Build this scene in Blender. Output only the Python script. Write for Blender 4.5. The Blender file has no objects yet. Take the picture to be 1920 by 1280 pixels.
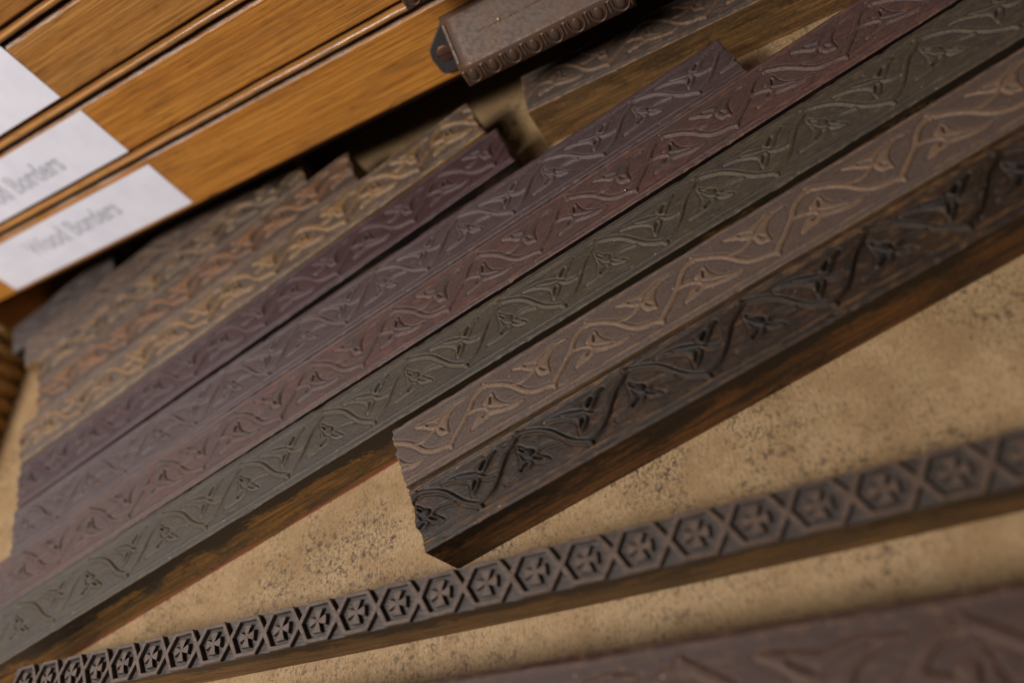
import bpy, bmesh, math, random
import numpy as np
from mathutils import Vector, Matrix

S = 0.001                      # the scene is measured in millimetres, built in metres
scn = bpy.context.scene
col = scn.collection
rad = math.radians

# ------------------------------------------------------------------ camera
FPX, NAD, CAMH = 1500.0, (1881.3, 1561.9), 241.2
C0 = np.array([960.0, 640.0])
_d = np.array([NAD[0] - C0[0], NAD[1] - C0[1], FPX]); _d /= np.linalg.norm(_d)
_e1 = np.array([1.0, 0, 0]); _e1 -= _d * (_e1 @ _d); _e1 /= np.linalg.norm(_e1)
_e2 = np.cross(_d, _e1)
RW = np.array([_e1, -_e2, -_d])           # camera frame (x right, y down, z forward) to world
cd = bpy.data.cameras.new('camera'); cam = bpy.data.objects.new('camera', cd); col.objects.link(cam)
xr, yu, zb = RW @ np.array([1, 0, 0]), RW @ np.array([0, -1, 0]), RW @ np.array([0, 0, -1])
m = Matrix.Identity(4)
for i in range(3):
    m[i][0], m[i][1], m[i][2] = xr[i], yu[i], zb[i]
m[2][3] = CAMH * S
cam.matrix_world = m
cd.sensor_width = 36.0; cd.sensor_fit = 'HORIZONTAL'; cd.lens = FPX / 1920 * 36
cd.clip_start = 0.005; cd.clip_end = 20
cd.dof.use_dof = True; cd.dof.focus_distance = 0.292; cd.dof.aperture_fstop = 3.7
cd.dof.aperture_blades = 7
scn.camera = cam

# ------------------------------------------------------------------ light
w = bpy.data.worlds.new('World'); scn.world = w; w.use_nodes = True
bg = w.node_tree.nodes['Background']
bg.inputs[0].default_value = (1.0, 0.94, 0.88, 1); bg.inputs[1].default_value = 0.05


def area(name, loc, target, sx, sy, power, color):
    l = bpy.data.lights.new(name, 'AREA'); l.shape = 'RECTANGLE'; l.size = sx; l.size_y = sy
    l.energy = power; l.color = color
    o = bpy.data.objects.new(name, l); col.objects.link(o); o.location = loc
    o.rotation_euler = (Vector(target) - Vector(loc)).to_track_quat('-Z', 'Y').to_euler()
    return o


area('ceiling_lamp', (-0.60, -0.22, 0.82), (-0.28, 0.12, 0), 0.34, 0.15, 7.6, (1.0, 0.965, 0.93))
area('ceiling_tube_lamp', (-0.48, -0.58, 1.15), (-0.28, 0.20, 0.05), 0.7, 0.12, 6.0, (1.0, 0.965, 0.93))
area('left_window_lamp', (-1.30, 0.50, 0.74), (-0.3, 0.13, 0.0), 0.30, 0.40, 2.5, (1.0, 0.95, 0.94))
scn.view_settings.view_transform = 'Standard'; scn.view_settings.look = 'None'
scn.view_settings.exposure = 0.0; scn.view_settings.gamma = 1.0
scn.view_settings.use_curve_mapping = False


# ------------------------------------------------------------------ helpers
def lin(c, k=1.0):
    out = []
    for v in c:
        v = v / 255.0
        out.append((v / 12.92 if v <= 0.04045 else ((v + 0.055) / 1.055) ** 2.4) * k)
    return (out[0], out[1], out[2], 1.0)


class NT:
    """small node-graph writer"""
    def __init__(self, name):
        self.m = bpy.data.materials.new(name); self.m.use_nodes = True
        self.t = self.m.node_tree; self.n = self.t.nodes; self.n.clear()
        self.out = self.n.new('ShaderNodeOutputMaterial'); self.b = self.n.new('ShaderNodeBsdfPrincipled')
        self.t.links.new(self.b.outputs[0], self.out.inputs[0])

    def link(self, a, b): self.t.links.new(a, b)

    def setv(self, sock, v):
        if hasattr(v, 'is_output') or isinstance(v, bpy.types.NodeSocket): self.link(v, sock)
        else: sock.default_value = v

    def attr(self, name, kind='Fac'):
        n = self.n.new('ShaderNodeAttribute'); n.attribute_name = name; return n.outputs[kind]

    def objco(self):
        return self.n.new('ShaderNodeTexCoord').outputs['Object']

    def mapping(self, v, scale, loc=(0, 0, 0)):
        n = self.n.new('ShaderNodeMapping'); self.link(v, n.inputs[0])
        n.inputs['Scale'].default_value = scale; n.inputs['Location'].default_value = loc
        return n.outputs[0]

    def noise(self, v, scale, detail=4, rough=0.55, dist=0.0):
        n = self.n.new('ShaderNodeTexNoise'); self.link(v, n.inputs['Vector'])
        n.inputs['Scale'].default_value = scale; n.inputs['Detail'].default_value = detail
        n.inputs['Roughness'].default_value = rough; n.inputs['Distortion'].default_value = dist
        return n.outputs[0]

    def ramp(self, f, lo, hi, a=0.0, b=1.0):
        n = self.n.new('ShaderNodeMapRange'); n.interpolation_type = 'SMOOTHSTEP'
        self.link(f, n.inputs[0])
        n.inputs[1].default_value = lo; n.inputs[2].default_value = hi
        n.inputs[3].default_value = a; n.inputs[4].default_value = b
        return n.outputs[0]

    def math(self, op, a, b=0.0):
        n = self.n.new('ShaderNodeMath'); n.operation = op
        self.setv(n.inputs[0], a); self.setv(n.inputs[1], b); return n.outputs[0]

    def mix(self, f, a, b, mode='MIX'):
        n = self.n.new('ShaderNodeMix'); n.data_type = 'RGBA'; n.blend_type = mode
        self.setv(n.inputs[0], f); self.setv(n.inputs[6], a); self.setv(n.inputs[7], b)
        return n.outputs[2]

    def bump(self, h, strength, dist):
        n = self.n.new('ShaderNodeBump'); self.link(h, n.inputs['Height'])
        n.inputs['Strength'].default_value = strength; n.inputs['Distance'].default_value = dist
        self.link(n.outputs[0], self.b.inputs['Normal'])

    def done(self, color, rough=0.5, spec=0.5, metal=0.0):
        self.setv(self.b.inputs['Base Color'], color); self.setv(self.b.inputs['Roughness'], rough)
        self.b.inputs['Specular IOR Level'].default_value = spec
        self.b.inputs['Metallic'].default_value = metal
        return self.m


def face_material(name, ink, wood, groove, tint=None, wear=(0.52, 0.68), wear_amt=0.8, groove_amt=0.9,
                  edge_amt=0.6, rough=0.42, seed=0.0, rule_amt=0.3, rim_amt=0.55, streak=0.5, groove_patch=(0.25, 0.45), spec=0.4, k=0.72, dots=0.80):
    """ink-stained printing face of a wood border; gco is the piece's own grain space in mm"""
    N = NT(name)
    g = N.attr('gco', 'Vector')
    st = N.noise(N.mapping(g, (0.035, 0.9, 0.9), (seed, seed * 2, 0)), 1.0, 5, 0.62)
    fine = N.noise(N.mapping(g, (0.16, 3.0, 3.0), (seed, 0, seed)), 1.0, 3, 0.6)
    blot = N.noise(N.mapping(g, (0.045, 0.10, 0.10), (seed * 3, seed, 0)), 1.0, 5, 0.6, 0.6)
    base = N.mix(N.ramp(st, 0.3, 0.72, 0, streak), lin(ink, k), lin([c * 0.74 for c in ink], k))
    if tint is not None:
        base = N.mix(N.ramp(blot, 0.42, 0.66, 0, 0.75), base, lin(tint, k))
    mid = N.noise(N.mapping(g, (0.2, 0.62, 0.62), (seed * 5, 3, 0)), 1.0, 6, 0.7)
    wearf = N.math('MULTIPLY', N.ramp(mid, wear[0], wear[1], 0, wear_amt), N.ramp(blot, 0.34, 0.6, 0.25, 1))
    base = N.mix(wearf, base, lin(wood, k))
    e = N.ramp(N.math('ADD', N.attr('edge'), N.ramp(mid, 0.35, 0.65, -0.45, 0.3)), 0.35, 0.95, 0, edge_amt)
    base = N.mix(e, base, lin(wood, k))
    gp = N.ramp(N.noise(N.mapping(g, (0.10, 0.22, 0.2), (seed, 9, 1)), 1.0, 4, 0.6), groove_patch[0], groove_patch[1])
    gf = N.math('MULTIPLY', N.math('MULTIPLY', N.ramp(N.attr('carve'), 0.12, 0.62), groove_amt), gp)
    base = N.mix(gf, base, lin(groove, k))
    base = N.mix(N.math('MULTIPLY', N.ramp(N.attr('rule'), 0.3, 0.8), N.ramp(mid, 0.40, 0.56, 0.0, rule_amt)), base, lin(wood, k))
    base = N.mix(N.math('MULTIPLY', N.ramp(N.attr('rim'), 0.25, 0.8), N.ramp(mid, 0.36, 0.56, 0.1, rim_amt)), base, lin([min(255, c * 1.12) for c in wood], k))
    base = N.mix(N.ramp(fine, 0.42, 0.66, 0.0, 0.42), base, lin([c * 0.62 for c in ink], k))
    grit = N.noise(N.mapping(g, (0.75, 1.7, 1.5), (seed, 2, seed)), 1.25, 5, 0.72)
    base = N.mix(N.ramp(grit, 0.50, 0.66, 0, 0.5), base, lin([min(255, c * 0.5 + 0.5 * t_) * 1.02 for c, t_ in zip(ink, wood)], k))
    base = N.mix(N.ramp(grit, 0.50, 0.36, 0, 0.55), base, lin([c * 0.55 for c in ink], k))
    pit = N.noise(N.mapping(g, (0.8, 1.0, 1.0), (seed, seed, seed)), 1.6, 2, 0.5)
    base = N.mix(N.ramp(pit, 0.70, 0.76, 0, 0.75), base, (0.012, 0.010, 0.009, 1))
    dot = N.noise(N.mapping(g, (1, 1, 1), (seed + 40, 7, seed)), 0.9, 1, 0.4)
    base = N.mix(N.ramp(dot, dots, dots + 0.02, 0, 0.8), base, (0.5, 0.46, 0.38, 1))
    rg = N.ramp(N.math('ADD', N.math('MULTIPLY', mid, 0.6), N.math('MULTIPLY', blot, 0.4)), 0.3, 0.7, rough - 0.02, rough + 0.16)
    hb = N.math('ADD', N.math('MULTIPLY', st, 0.6), N.math('MULTIPLY', fine, 0.5))
    N.bump(N.math('ADD', N.math('ADD', hb, grit), N.math('MULTIPLY', mid, 0.8)), 0.6, 0.0004)
    return N.done(base, rg, spec)


def side_material(name, wood, stain, amt=(0.42, 0.58), seed=0.0, line=None, k=0.9, rough=0.55, top=0.85):
    """sawn side of a block: bare wood soaked with old ink, gap shade painted in near the top"""
    N = NT(name)
    g = N.attr('gco', 'Vector')
    blot = N.noise(N.mapping(g, (0.035, 0.13, 0.13), (seed, seed * 2, seed)), 1.0, 7, 0.66, 0.7)
    st = N.noise(N.mapping(g, (0.03, 1.1, 1.1), (seed, 1, seed)), 1.0, 5, 0.65)
    fine = N.noise(N.mapping(g, (0.5, 1.1, 1.1), (2, seed, 3)), 1.0, 4, 0.7)
    base = N.mix(N.ramp(st, 0.4, 0.6), lin(wood, k), lin([c * 0.66 for c in wood], k))
    f = N.math('ADD', N.math('MULTIPLY', blot, 0.75), N.math('MULTIPLY', fine, 0.28))
    base = N.mix(N.ramp(f, amt[0], amt[1], 0.0, 0.92), base, lin(stain, k))
    base = N.mix(N.ramp(fine, 0.5, 0.8, 0, 0.5), base, lin([c * 0.5 for c in stain], k))
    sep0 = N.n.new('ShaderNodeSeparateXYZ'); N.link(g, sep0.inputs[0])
    ink_shade = N.ramp(N.math('ADD', sep0.outputs[2], N.ramp(f, 0.3, 0.7, -7.0, 5.0)), 12.5, 17.0, 0.0, top)  # dark upper band: old ink, plus painted shade for the gaps between blocks
    base = N.mix(ink_shade, base, lin([c * 0.7 for c in stain], k))
    if line is not None:
        sep = N.n.new('ShaderNodeSeparateXYZ'); N.link(g, sep.inputs[0])
        lo = N.ramp(sep.outputs[2], 0.9, 1.9, 1, 0)
        pn = N.ramp(N.noise(N.mapping(g, (0.03, 0, 0), (seed, 0, 0)), 1.0, 3, 0.6), 0.40, 0.5)
        base = N.mix(N.math('MULTIPLY', lo, N.math('MULTIPLY', pn, 0.85)), base, lin(line, k))
    N.bump(N.math('ADD', st, fine), 0.5, 0.0004)
    return N.done(base, rough, 0.35)


def add_attr(me, name, kind, arr):
    a = me.attributes.new(name, kind, 'POINT')
    a.data.foreach_set('vector' if kind == 'FLOAT_VECTOR' else 'value', np.ascontiguousarray(arr, dtype=np.float32).ravel())


def np_mesh(name, V, F, mats, midx=None, smooth=True, attrs=()):
    """V in mm, F (n,4) quads"""
    me = bpy.data.meshes.new(name)
    V = np.asarray(V, dtype=np.float32) * S; F = np.asarray(F, dtype=np.int32)
    me.vertices.add(len(V)); me.vertices.foreach_set('co', V.ravel())
    me.loops.add(F.size); me.loops.foreach_set('vertex_index', F.ravel())
    me.polygons.add(len(F)); me.polygons.foreach_set('loop_start', np.arange(0, F.size, F.shape[1], dtype=np.int32))
    for mt in mats: me.materials.append(mt)
    if midx is not None: me.polygons.foreach_set('material_index', np.asarray(midx, dtype=np.int32))
    me.polygons.foreach_set('use_smooth', np.full(len(F), smooth))
    for a in attrs: add_attr(me, *a)
    me.update(calc_edges=True); me.validate()
    return me


def obj(name, me, parent=None, loc=(0, 0, 0), rot=(0, 0, 0)):
    o = bpy.data.objects.new(name, me); col.objects.link(o)
    o.parent = parent; o.location = Vector(loc) * S; o.rotation_euler = rot
    return o


def thing(name, label, cat, loc=(0, 0, 0), rot=(0, 0, 0), group=None, me=None):
    o = obj(name, me, None, loc, rot); o['label'] = label; o['category'] = cat
    if group: o['group'] = group
    return o


def bm_mesh(name, bm, mats, smooth=False, gco_off=(0, 0, 0)):
    """bmesh in mm to mesh in m, with gco = local mm"""
    me = bpy.data.meshes.new(name)
    bmesh.ops.recalc_face_normals(bm, faces=bm.faces[:])
    for f in bm.faces: f.smooth = smooth
    V = np.array([v.co[:] for v in bm.verts], dtype=np.float32)
    for v in bm.verts: v.co = v.co * S
    bm.to_mesh(me); bm.free()
    for mt in mats: me.materials.append(mt)
    add_attr(me, 'gco', 'FLOAT_VECTOR', V + np.array(gco_off, dtype=np.float32))
    return me


def bm_box(bm, lo, hi, bevel=0.0, seg=2, mat=0):
    r = bmesh.ops.create_cube(bm, size=1.0)
    vs = r['verts']
    for v in vs:
        v.co = Vector([(lo[i] + hi[i]) / 2 + v.co[i] * (hi[i] - lo[i]) for i in range(3)])
    fs = list({f for v in vs for f in v.link_faces})
    for f in fs: f.material_index = mat
    if bevel > 0:
        es = list({e for v in vs for e in v.link_edges})
        bmesh.ops.bevel(bm, geom=es, offset=bevel, segments=seg, affect='EDGES', profile=0.6)
    return vs


# value noise on a lattice, for wear and undulation in the carved faces
def vnoise(x, y, seed):
    rng = np.random.RandomState(seed); T = rng.rand(64, 64)
    xi = np.floor(x).astype(int); yi = np.floor(y).astype(int); fx = x - xi; fy = y - yi
    fx = fx * fx * (3 - 2 * fx); fy = fy * fy * (3 - 2 * fy)
    a = T[xi % 64, yi % 64]; b = T[(xi + 1) % 64, yi % 64]; c = T[xi % 64, (yi + 1) % 64]; d = T[(xi + 1) % 64, (yi + 1) % 64]
    return (a * (1 - fx) + b * fx) * (1 - fy) + (c * (1 - fx) + d * fx) * fy - 0.5


# ------------------------------------------------------------------ the carved vine, two cuts of the same border
PER, WID = 42.2, 25.3


def catmull(P, closed=False, n=6):
    P = np.array(P, float); out = []; k = len(P)
    for i in range(k if closed else k - 1):
        if closed: p0, p1, p2, p3 = P[(i - 1) % k], P[i], P[(i + 1) % k], P[(i + 2) % k]
        else: p0, p1, p2, p3 = P[max(i - 1, 0)], P[i], P[i + 1], P[min(i + 2, k - 1)]
        for t in np.linspace(0, 1, n, endpoint=False):
            out.append(0.5 * (2 * p1 + (p2 - p0) * t + (2 * p0 - 5 * p1 + 4 * p2 - p3) * t * t + (3 * p1 - p0 - 3 * p2 + p3) * t ** 3))
    if not closed: out.append(P[-1])
    return np.array(out)


def seg_dist(G, P, closed=False):
    Q = np.vstack([P, P[:1]]) if closed else P
    best = np.full(len(G), 1e9)
    for a, b in zip(Q[:-1], Q[1:]):
        ab = b - a; L2 = max(ab @ ab, 1e-9)
        t = np.clip(((G - a) @ ab) / L2, 0, 1)
        best = np.minimum(best, np.hypot(*(G - a - t[:, None] * ab).T))
    return best


def inside(G, P):
    c = np.zeros(len(G), bool); j = len(P) - 1
    for i in range(len(P)):
        xi, yi = P[i]; xj, yj = P[j]
        if yi != yj:
            c ^= ((yi > G[:, 1]) != (yj > G[:, 1])) & (G[:, 0] < (xj - xi) * (G[:, 1] - yi) / (yj - yi) + xi)
        j = i
    return c


def O(pts, du, dv): return [(x - du, y - dv) for x, y in pts]


AU, AV = -29.8, -174.9
VINE_A = dict(
    strokes=[(O([(-29.8, -169.9), (-27.6, -168.6), (-25.0, -167.0), (-22.3, -164.8), (-20.3, -162.6), (-18.3, -159.8), (-15.8, -157.5), (-12.6, -156.2), (-9.3, -155.6), (-7.1, -154.7)], AU, AV), 0.85),
             (O([(-7.0, -155.2), (-4.7, -157.1), (-1.9, -159.3), (0.6, -161.4), (3.0, -163.6), (5.3, -166.4), (7.9, -168.5), (10.3, -169.5), (12.4, -169.9)], AU, AV), 0.80),
             (O([(-21.3, -163.9), (-18.8, -163.1), (-15.9, -162.9), (-13.4, -163.5), (-11.4, -164.4), (-10.1, -165.3)], AU, AV), 0.55),
             (O([(-83.2, -162.2), (-81.0, -162.8), (-78.3, -162.4), (-75.9, -161.2), (-74.8, -160.3)], -72.3, AV), 0.6),
             (O([(-30.6, -171.2), (-29.6, -170.0), (-30.4, -169.0)], AU, AV), 0.40),
             (O([(-7.3, -155.5), (-6.6, -154.4), (-7.2, -153.6)], AU, AV), 0.45)],
    leaves=[O([(-10.1, -165.5), (-11.5, -164.9), (-13.4, -165.7), (-15.4, -167.7), (-18.7, -169.9), (-15.8, -169.8), (-12.9, -169.6), (-9.5, -169.1), (-6.0, -169.7), (-2.3, -170.6), (3.6, -169.5), (0.2, -169.1), (-2.2, -168.1), (-4.5, -166.1), (-5.8, -163.9), (-6.3, -160.2), (-8.0, -160.5), (-9.9, -161.1), (-10.7, -162.9), (-10.4, -164.5)], AU, AV),
            O([(-75.0, -160.2), (-75.9, -162.6), (-75.2, -163.9), (-73.3, -164.7), (-71.3, -165.7), (-71.0, -163.0), (-70.0, -160.5), (-68.3, -158.7), (-65.7, -157.0), (-61.0, -156.0), (-64.1, -155.0), (-67.6, -155.3), (-71.0, -156.2), (-74.3, -157.2), (-75.9, -156.8), (-79.3, -156.3), (-82.6, -156.1), (-80.5, -158.3), (-78.4, -159.7), (-76.1, -159.7)], -72.3, AV)],
    ridges=[(O([(-9.6, -165.7), (-7.0, -167.6), (-4.0, -169.1), (-1.4, -169.9)], AU, AV), 0.30),
            (O([(-74.3, -160.2), (-71.2, -158.3), (-67.5, -156.9)], -72.3, AV), 0.30)],
    eyes=[(O([(-13.8, -168.2), (-10.6, -166.6)], AU, AV), 0.42), (O([(-8.7, -163.6), (-7.6, -162.2)], AU, AV), 0.40),
          (O([(-73.1, -161.7), (-72.2, -163.9)], -72.3, AV), 0.42), (O([(-75.6, -159.0), (-77.2, -158.2)], -72.3, AV), 0.35)],
    rules=[(1.45, 0.5), (23.2, 0.55)])
BV = -204.2
VINE_B = dict(
    strokes=[(O([(-98.6, -199.9), (-96.7, -199.5), (-93.1, -198.1), (-89.8, -196.2), (-87.3, -193.8), (-85.1, -190.8), (-82.6, -187.8), (-79.8, -185.7), (-77.1, -184.2)], -98.6, BV), 0.62),
             (O([(-76.9, -184.3), (-74.1, -185.1), (-70.9, -186.7), (-67.8, -189.5), (-65.3, -192.5), (-62.4, -195.6), (-59.5, -197.5), (-56.4, -199.7)], -98.6, BV), 0.60),
             (O([(-66.7, -191.2), (-69.5, -191.2), (-72.2, -192.0), (-74.3, -193.9)], -98.6, BV), 0.5),
             (O([(-42.7, -189.5), (-46.4, -190.5), (-49.1, -190.8), (-51.6, -190.1), (-52.8, -188.8)], -55.6, BV), 0.45),
             (O([(-98.7, -200.2), (-98.4, -199.7)], -98.6, BV), 0.85), (O([(-77.0, -184.1), (-76.6, -183.1)], -98.6, BV), 0.75)],
    leaves=[O([(-74.1, -194.5), (-76.6, -196.3), (-80.7, -197.9), (-85.2, -198.5), (-88.4, -198.3), (-85.4, -197.5), (-81.9, -195.9), (-79.1, -193.7), (-78.2, -191.7), (-78.8, -188.2), (-76.3, -189.6), (-74.8, -191.5), (-74.1, -193.2)], -98.6, BV),
            O([(-74.3, -195.1), (-74.0, -197.1), (-71.5, -198.1), (-65.8, -199.4), (-68.3, -197.3), (-70.4, -195.3), (-72.3, -194.1)], -98.6, BV),
            O([(-53.0, -188.9), (-52.9, -190.6), (-52.6, -192.1), (-55.0, -193.9), (-57.2, -196.2), (-57.4, -192.9), (-57.9, -190.2), (-60.4, -187.6), (-65.3, -186.0), (-59.4, -186.0), (-55.2, -186.8)], -55.6, BV),
            O([(-179.5, -190.5), (-177.1, -188.9), (-174.4, -186.0), (-178.4, -187.0), (-179.8, -189.3)], -181.8, BV)],
    ridges=[(O([(-54.0, -189.0), (-56.0, -190.4), (-57.0, -193.4)], -55.6, BV), 0.28), (O([(-75.0, -194.0), (-78.5, -195.0), (-82.5, -197.0)], -98.6, BV), 0.25)],
    eyes=[(O([(-72.6, -195.5), (-70.2, -197.5)], -98.6, BV), 0.5), (O([(-77.7, -190.4), (-75.9, -192.2)], -98.6, BV), 0.55),
          (O([(-55.6, -188.2), (-58.2, -187.2)], -55.6, BV), 0.5), (O([(-178.8, -188.9), (-176.6, -187.2)], -181.8, BV), 0.4),
          (O([(-56.4, -194.4), (-55.4, -193.0)], -55.6, BV), 0.4)],
    rules=[(2.2, 0.3), (3.1, 0.22), (22.6, 0.28)])
DT = 0.2
TU, TV = int(round(PER / DT)), int(round(WID / DT)) + 1


def smst(x, a, b):
    t = np.clip((x - a) / (b - a), 0, 1); return t * t * (3 - 2 * t)


def make_tile(pat, fat=0.0):
    u = np.arange(TU) * (PER / TU); v = np.linspace(0, WID, TV)
    U, V = np.meshgrid(u, v, indexing='ij')
    g = np.zeros(U.size); sd = np.full(U.size, -9.0); pits = np.zeros(U.size)
    for sh in (-PER, 0.0, PER):
        G = np.c_[U.ravel() - sh, V.ravel()]
        for P, hw in pat['strokes']:
            dd = seg_dist(G, catmull(P)) - hw - fat
            sd = np.maximum(sd, -dd)
            g = np.maximum(g, 0.9 * smst(-dd, -0.14, 0.22) + 0.1 * smst(-dd, 0.1, 0.6))
        for P in pat['leaves']:
            Q = catmull(P, True, 4); dd = seg_dist(G, Q, True); s = np.where(inside(G, Q), dd, -dd) + fat
            sd = np.maximum(sd, s)
            g = np.maximum(g, 0.75 * smst(s, -0.14, 0.22) + 0.25 * smst(s, 0.2, 1.2))
    for sh in (-PER, 0.0, PER):
        G = np.c_[U.ravel() - sh, V.ravel()]
        for P, hw in pat['ridges']:
            dd = seg_dist(G, catmull(P)); g = g * (1 - 0.8 * smst(-dd, -hw - 0.12, -hw + 0.1))
        for P, hw in pat['eyes']:
            dd = seg_dist(G, np.array(P, float)); e = smst(-dd, -hw - 0.25, -hw + 0.3)
            pits = np.maximum(pits, e)
    cut = smst(sd, -0.75, -0.3) * (1 - smst(sd, -0.14, 0.0))
    g = (g * (1 - pits) - 0.75 * pits - 0.4 * cut * (1 - pits)).reshape(U.shape)
    r = np.zeros_like(V)
    for vv, hw in pat['rules']:
        r = np.maximum(r, smst(-np.abs(V - vv), -hw - 0.14, -hw + 0.16))
    rim = (smst(sd, -0.12, 0.06) * (1 - smst(sd, 0.24, 0.48))).reshape(U.shape)
    return g, r, rim


TILES = {'A': make_tile(VINE_A, 0.06), 'B': make_tile(VINE_B, 0.14), 'AF': make_tile(VINE_A, 0.25), 'BF': make_tile(VINE_B, 0.3)}


def sample(T, u, v):
    x = (u % PER) / PER * TU; y = np.clip(v / WID * (TV - 1), 0, TV - 1.001)
    i = np.floor(x).astype(int); j = np.floor(y).astype(int); fx = x - i; fy = y - j
    i0, i1 = i % TU, (i + 1) % TU
    return (T[i0, j] * (1 - fx) + T[i1, j] * fx) * (1 - fy) + (T[i0, j + 1] * (1 - fx) + T[i1, j + 1] * fx) * fy


def carved_block(name, label, ang, vc, wid, u0, u1, pat, phase, fmat, smat, depth=0.8, rule=0.5, res=0.42, bow=0.0,
                 z0=0.0, hgt=23.3, flip=False, seed=1, chip=0.5, scale=1.0, round_=0.8, wear=0.25, rag=0.6):
    """wood border: Empty at its base, carved_face (relief grid) and wood_body under it"""
    a = rad(ang); uc = (u0 + u1) / 2; L = u1 - u0
    ex, ey = (math.cos(a), math.sin(a)), (math.sin(a), -math.cos(a))
    root = thing(name, label, 'printing block', (uc * ex[0] + vc * ey[0], uc * ex[1] + vc * ey[1], z0), (0, 0, a), 'carved wood borders')
    nu = max(8, int(L / res)); nv = max(8, int(wid / res))
    x = np.linspace(-L / 2, L / 2, nu + 1); v = np.linspace(0, wid, nv + 1)
    X, Vv = np.meshgrid(x, v, indexing='ij')
    tu, tv = (uc + X - phase) / scale, Vv * WID / wid
    if flip: tu, tv = -tu, WID - tv
    # the hand of the cutter: the pattern wanders a little
    wu = vnoise(X / 19 + 50, Vv / 13 + 3, seed) * 0.9; wv = vnoise(X / 17 + 9, Vv / 15, seed + 1) * 0.7
    g = sample(TILES[pat][0], tu + wu, tv + wv)
    r = sample(TILES[pat][1], tu, tv + wv * 0.5); rim = sample(TILES[pat][2], tu + wu, tv + wv)
    worn = np.clip(1 - wear * 2.2 * np.maximum(0, vnoise(X / 23 + 7, Vv / 18, seed + 2) + 0.15), 0.2, 1)
    g = g * worn; r = r * np.clip(1 + 1.1 * vnoise(X / 14, Vv * 0, seed + 3), 0.15, 1.2)
    ed = np.minimum(Vv, wid - Vv); eu = np.minimum(X + L / 2, L / 2 - X)
    ch = np.maximum(0, vnoise(X / 2.6 + 11, Vv / 9, seed + 4) + vnoise(X / 9, Vv / 30, seed + 5) - 0.18) * 2
    rr = round_ * (1 + chip * 2 * ch)
    drop = rr * 0.55 * np.clip(1 - ed / rr, 0, 1) ** 2
    re = 0.5 + 1.2 * chip * np.maximum(0, vnoise(X / 4, Vv / 2.2 + 31, seed + 6) + 0.2)
    drop += re * 0.6 * np.clip(1 - eu / re, 0, 1) ** 2
    und = 0.10 * vnoise(X / 30, Vv / 12, seed + 7) + 0.05 * vnoise(X / 6, Vv / 1.6, seed + 8) + 0.04 * vnoise(X / 1.1, Vv / 0.9, seed + 9)
    Z = hgt - depth * (1 - np.where(r > 0.02, np.maximum(g, r * rule / depth), g)) - drop + und
    rng = np.random.RandomState(seed + 77)
    for _ in range(int(L / 9)):
        cu_, cv_ = rng.uniform(-L / 2, L / 2), rng.uniform(0.6, wid - 0.6)
        ru_, rv_, dp = rng.uniform(0.4, 2.6), rng.uniform(0.25, 0.7), rng.uniform(0.1, 0.4)
        i0, i1 = np.searchsorted(x, [cu_ - 3 * ru_, cu_ + 3 * ru_])
        q = ((X[i0:i1] - cu_) / ru_) ** 2 + ((Vv[i0:i1] - cv_ - 0.15 * (X[i0:i1] - cu_) * rng.uniform(-1, 1)) / rv_) ** 2
        Z[i0:i1] -= dp * np.exp(-q * 1.5)
    tt = 2 * X / L; off = bow * (tt * tt - 1 / 3)
    Y = -(Vv - wid / 2) - off
    # ragged saw-cut ends
    XX = X.copy()
    for k in range(3):
        f = (3 - k) / 3
        XX[k, :] += f * rag * (1.4 * vnoise(Vv[k] / 1.7 + 5, Vv[k] * 0, seed + 10) + vnoise(Vv[k] / 5, Vv[k] * 0, seed + 11))
        XX[-1 - k, :] -= f * rag * (1.4 * vnoise(Vv[k] / 1.7 + 25, Vv[k] * 0, seed + 12) + vnoise(Vv[k] / 5, Vv[k] * 0, seed + 13))
    n1 = nv + 1
    idx = np.arange((nu + 1) * n1).reshape(nu + 1, n1)
    V3 = np.c_[XX.ravel(), Y.ravel(), Z.ravel()]
    F = np.c_[idx[:-1, :-1].ravel(), idx[:-1, 1:].ravel(), idx[1:, 1:].ravel(), idx[1:, :-1].ravel()]
    carve = np.clip(g, 0, 1).ravel(); rulev = np.clip(r, 0, 1).ravel(); edge = np.clip(1 - np.minimum(ed, eu * 1.2) / 1.1, 0, 1).ravel()
    # skirt down to the body
    loop = np.r_[idx[:, 0], idx[-1, 1:], idx[-2::-1, -1], idx[0, -2:0:-1]]
    top = V3[loop]; bot = top.copy(); bot[:, 2] = hgt - 3.0
    nb, m0 = len(loop), len(V3)
    k = np.arange(nb); kn = (k + 1) % nb
    SK = np.c_[m0 + k, m0 + nb + k, m0 + nb + kn, m0 + kn]
    Vall = np.vstack([V3, top, bot]); Fall = np.vstack([F, SK])
    z2 = np.zeros(2 * nb)
    gco = Vall + np.array([seed * 37.0, seed * 11.0, 0])
    me = np_mesh('carved_face', Vall, Fall, [fmat, smat], np.r_[np.zeros(len(F), int), np.ones(nb, int)], True,
                 [('gco', 'FLOAT_VECTOR', gco), ('carve', 'FLOAT', np.r_[carve, z2]), ('edge', 'FLOAT', np.r_[edge, z2]), ('rule', 'FLOAT', np.r_[rulev, z2]), ('rim', 'FLOAT', np.r_[rim.ravel(), z2])])
    obj('carved_face', me, root)
    # body: the same outline, a touch of rounding at the foot
    lo1 = bot.copy(); lo1[:, 2] = 0.7
    cen = np.array([0, 0]); lo2 = bot.copy(); lo2[:, 2] = 0.0
    nrm = np.roll(bot[:, :2], -1, 0) - np.roll(bot[:, :2], 1, 0); nrm = np.c_[nrm[:, 1], -nrm[:, 0]]
    nrm /= np.maximum(np.linalg.norm(nrm, axis=1), 1e-6)[:, None]
    s = np.sign(np.sum(nrm * bot[:, :2])) or 1
    lo2[:, :2] -= s * nrm * 0.35
    VB = np.vstack([bot, lo1, lo2])
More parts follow.
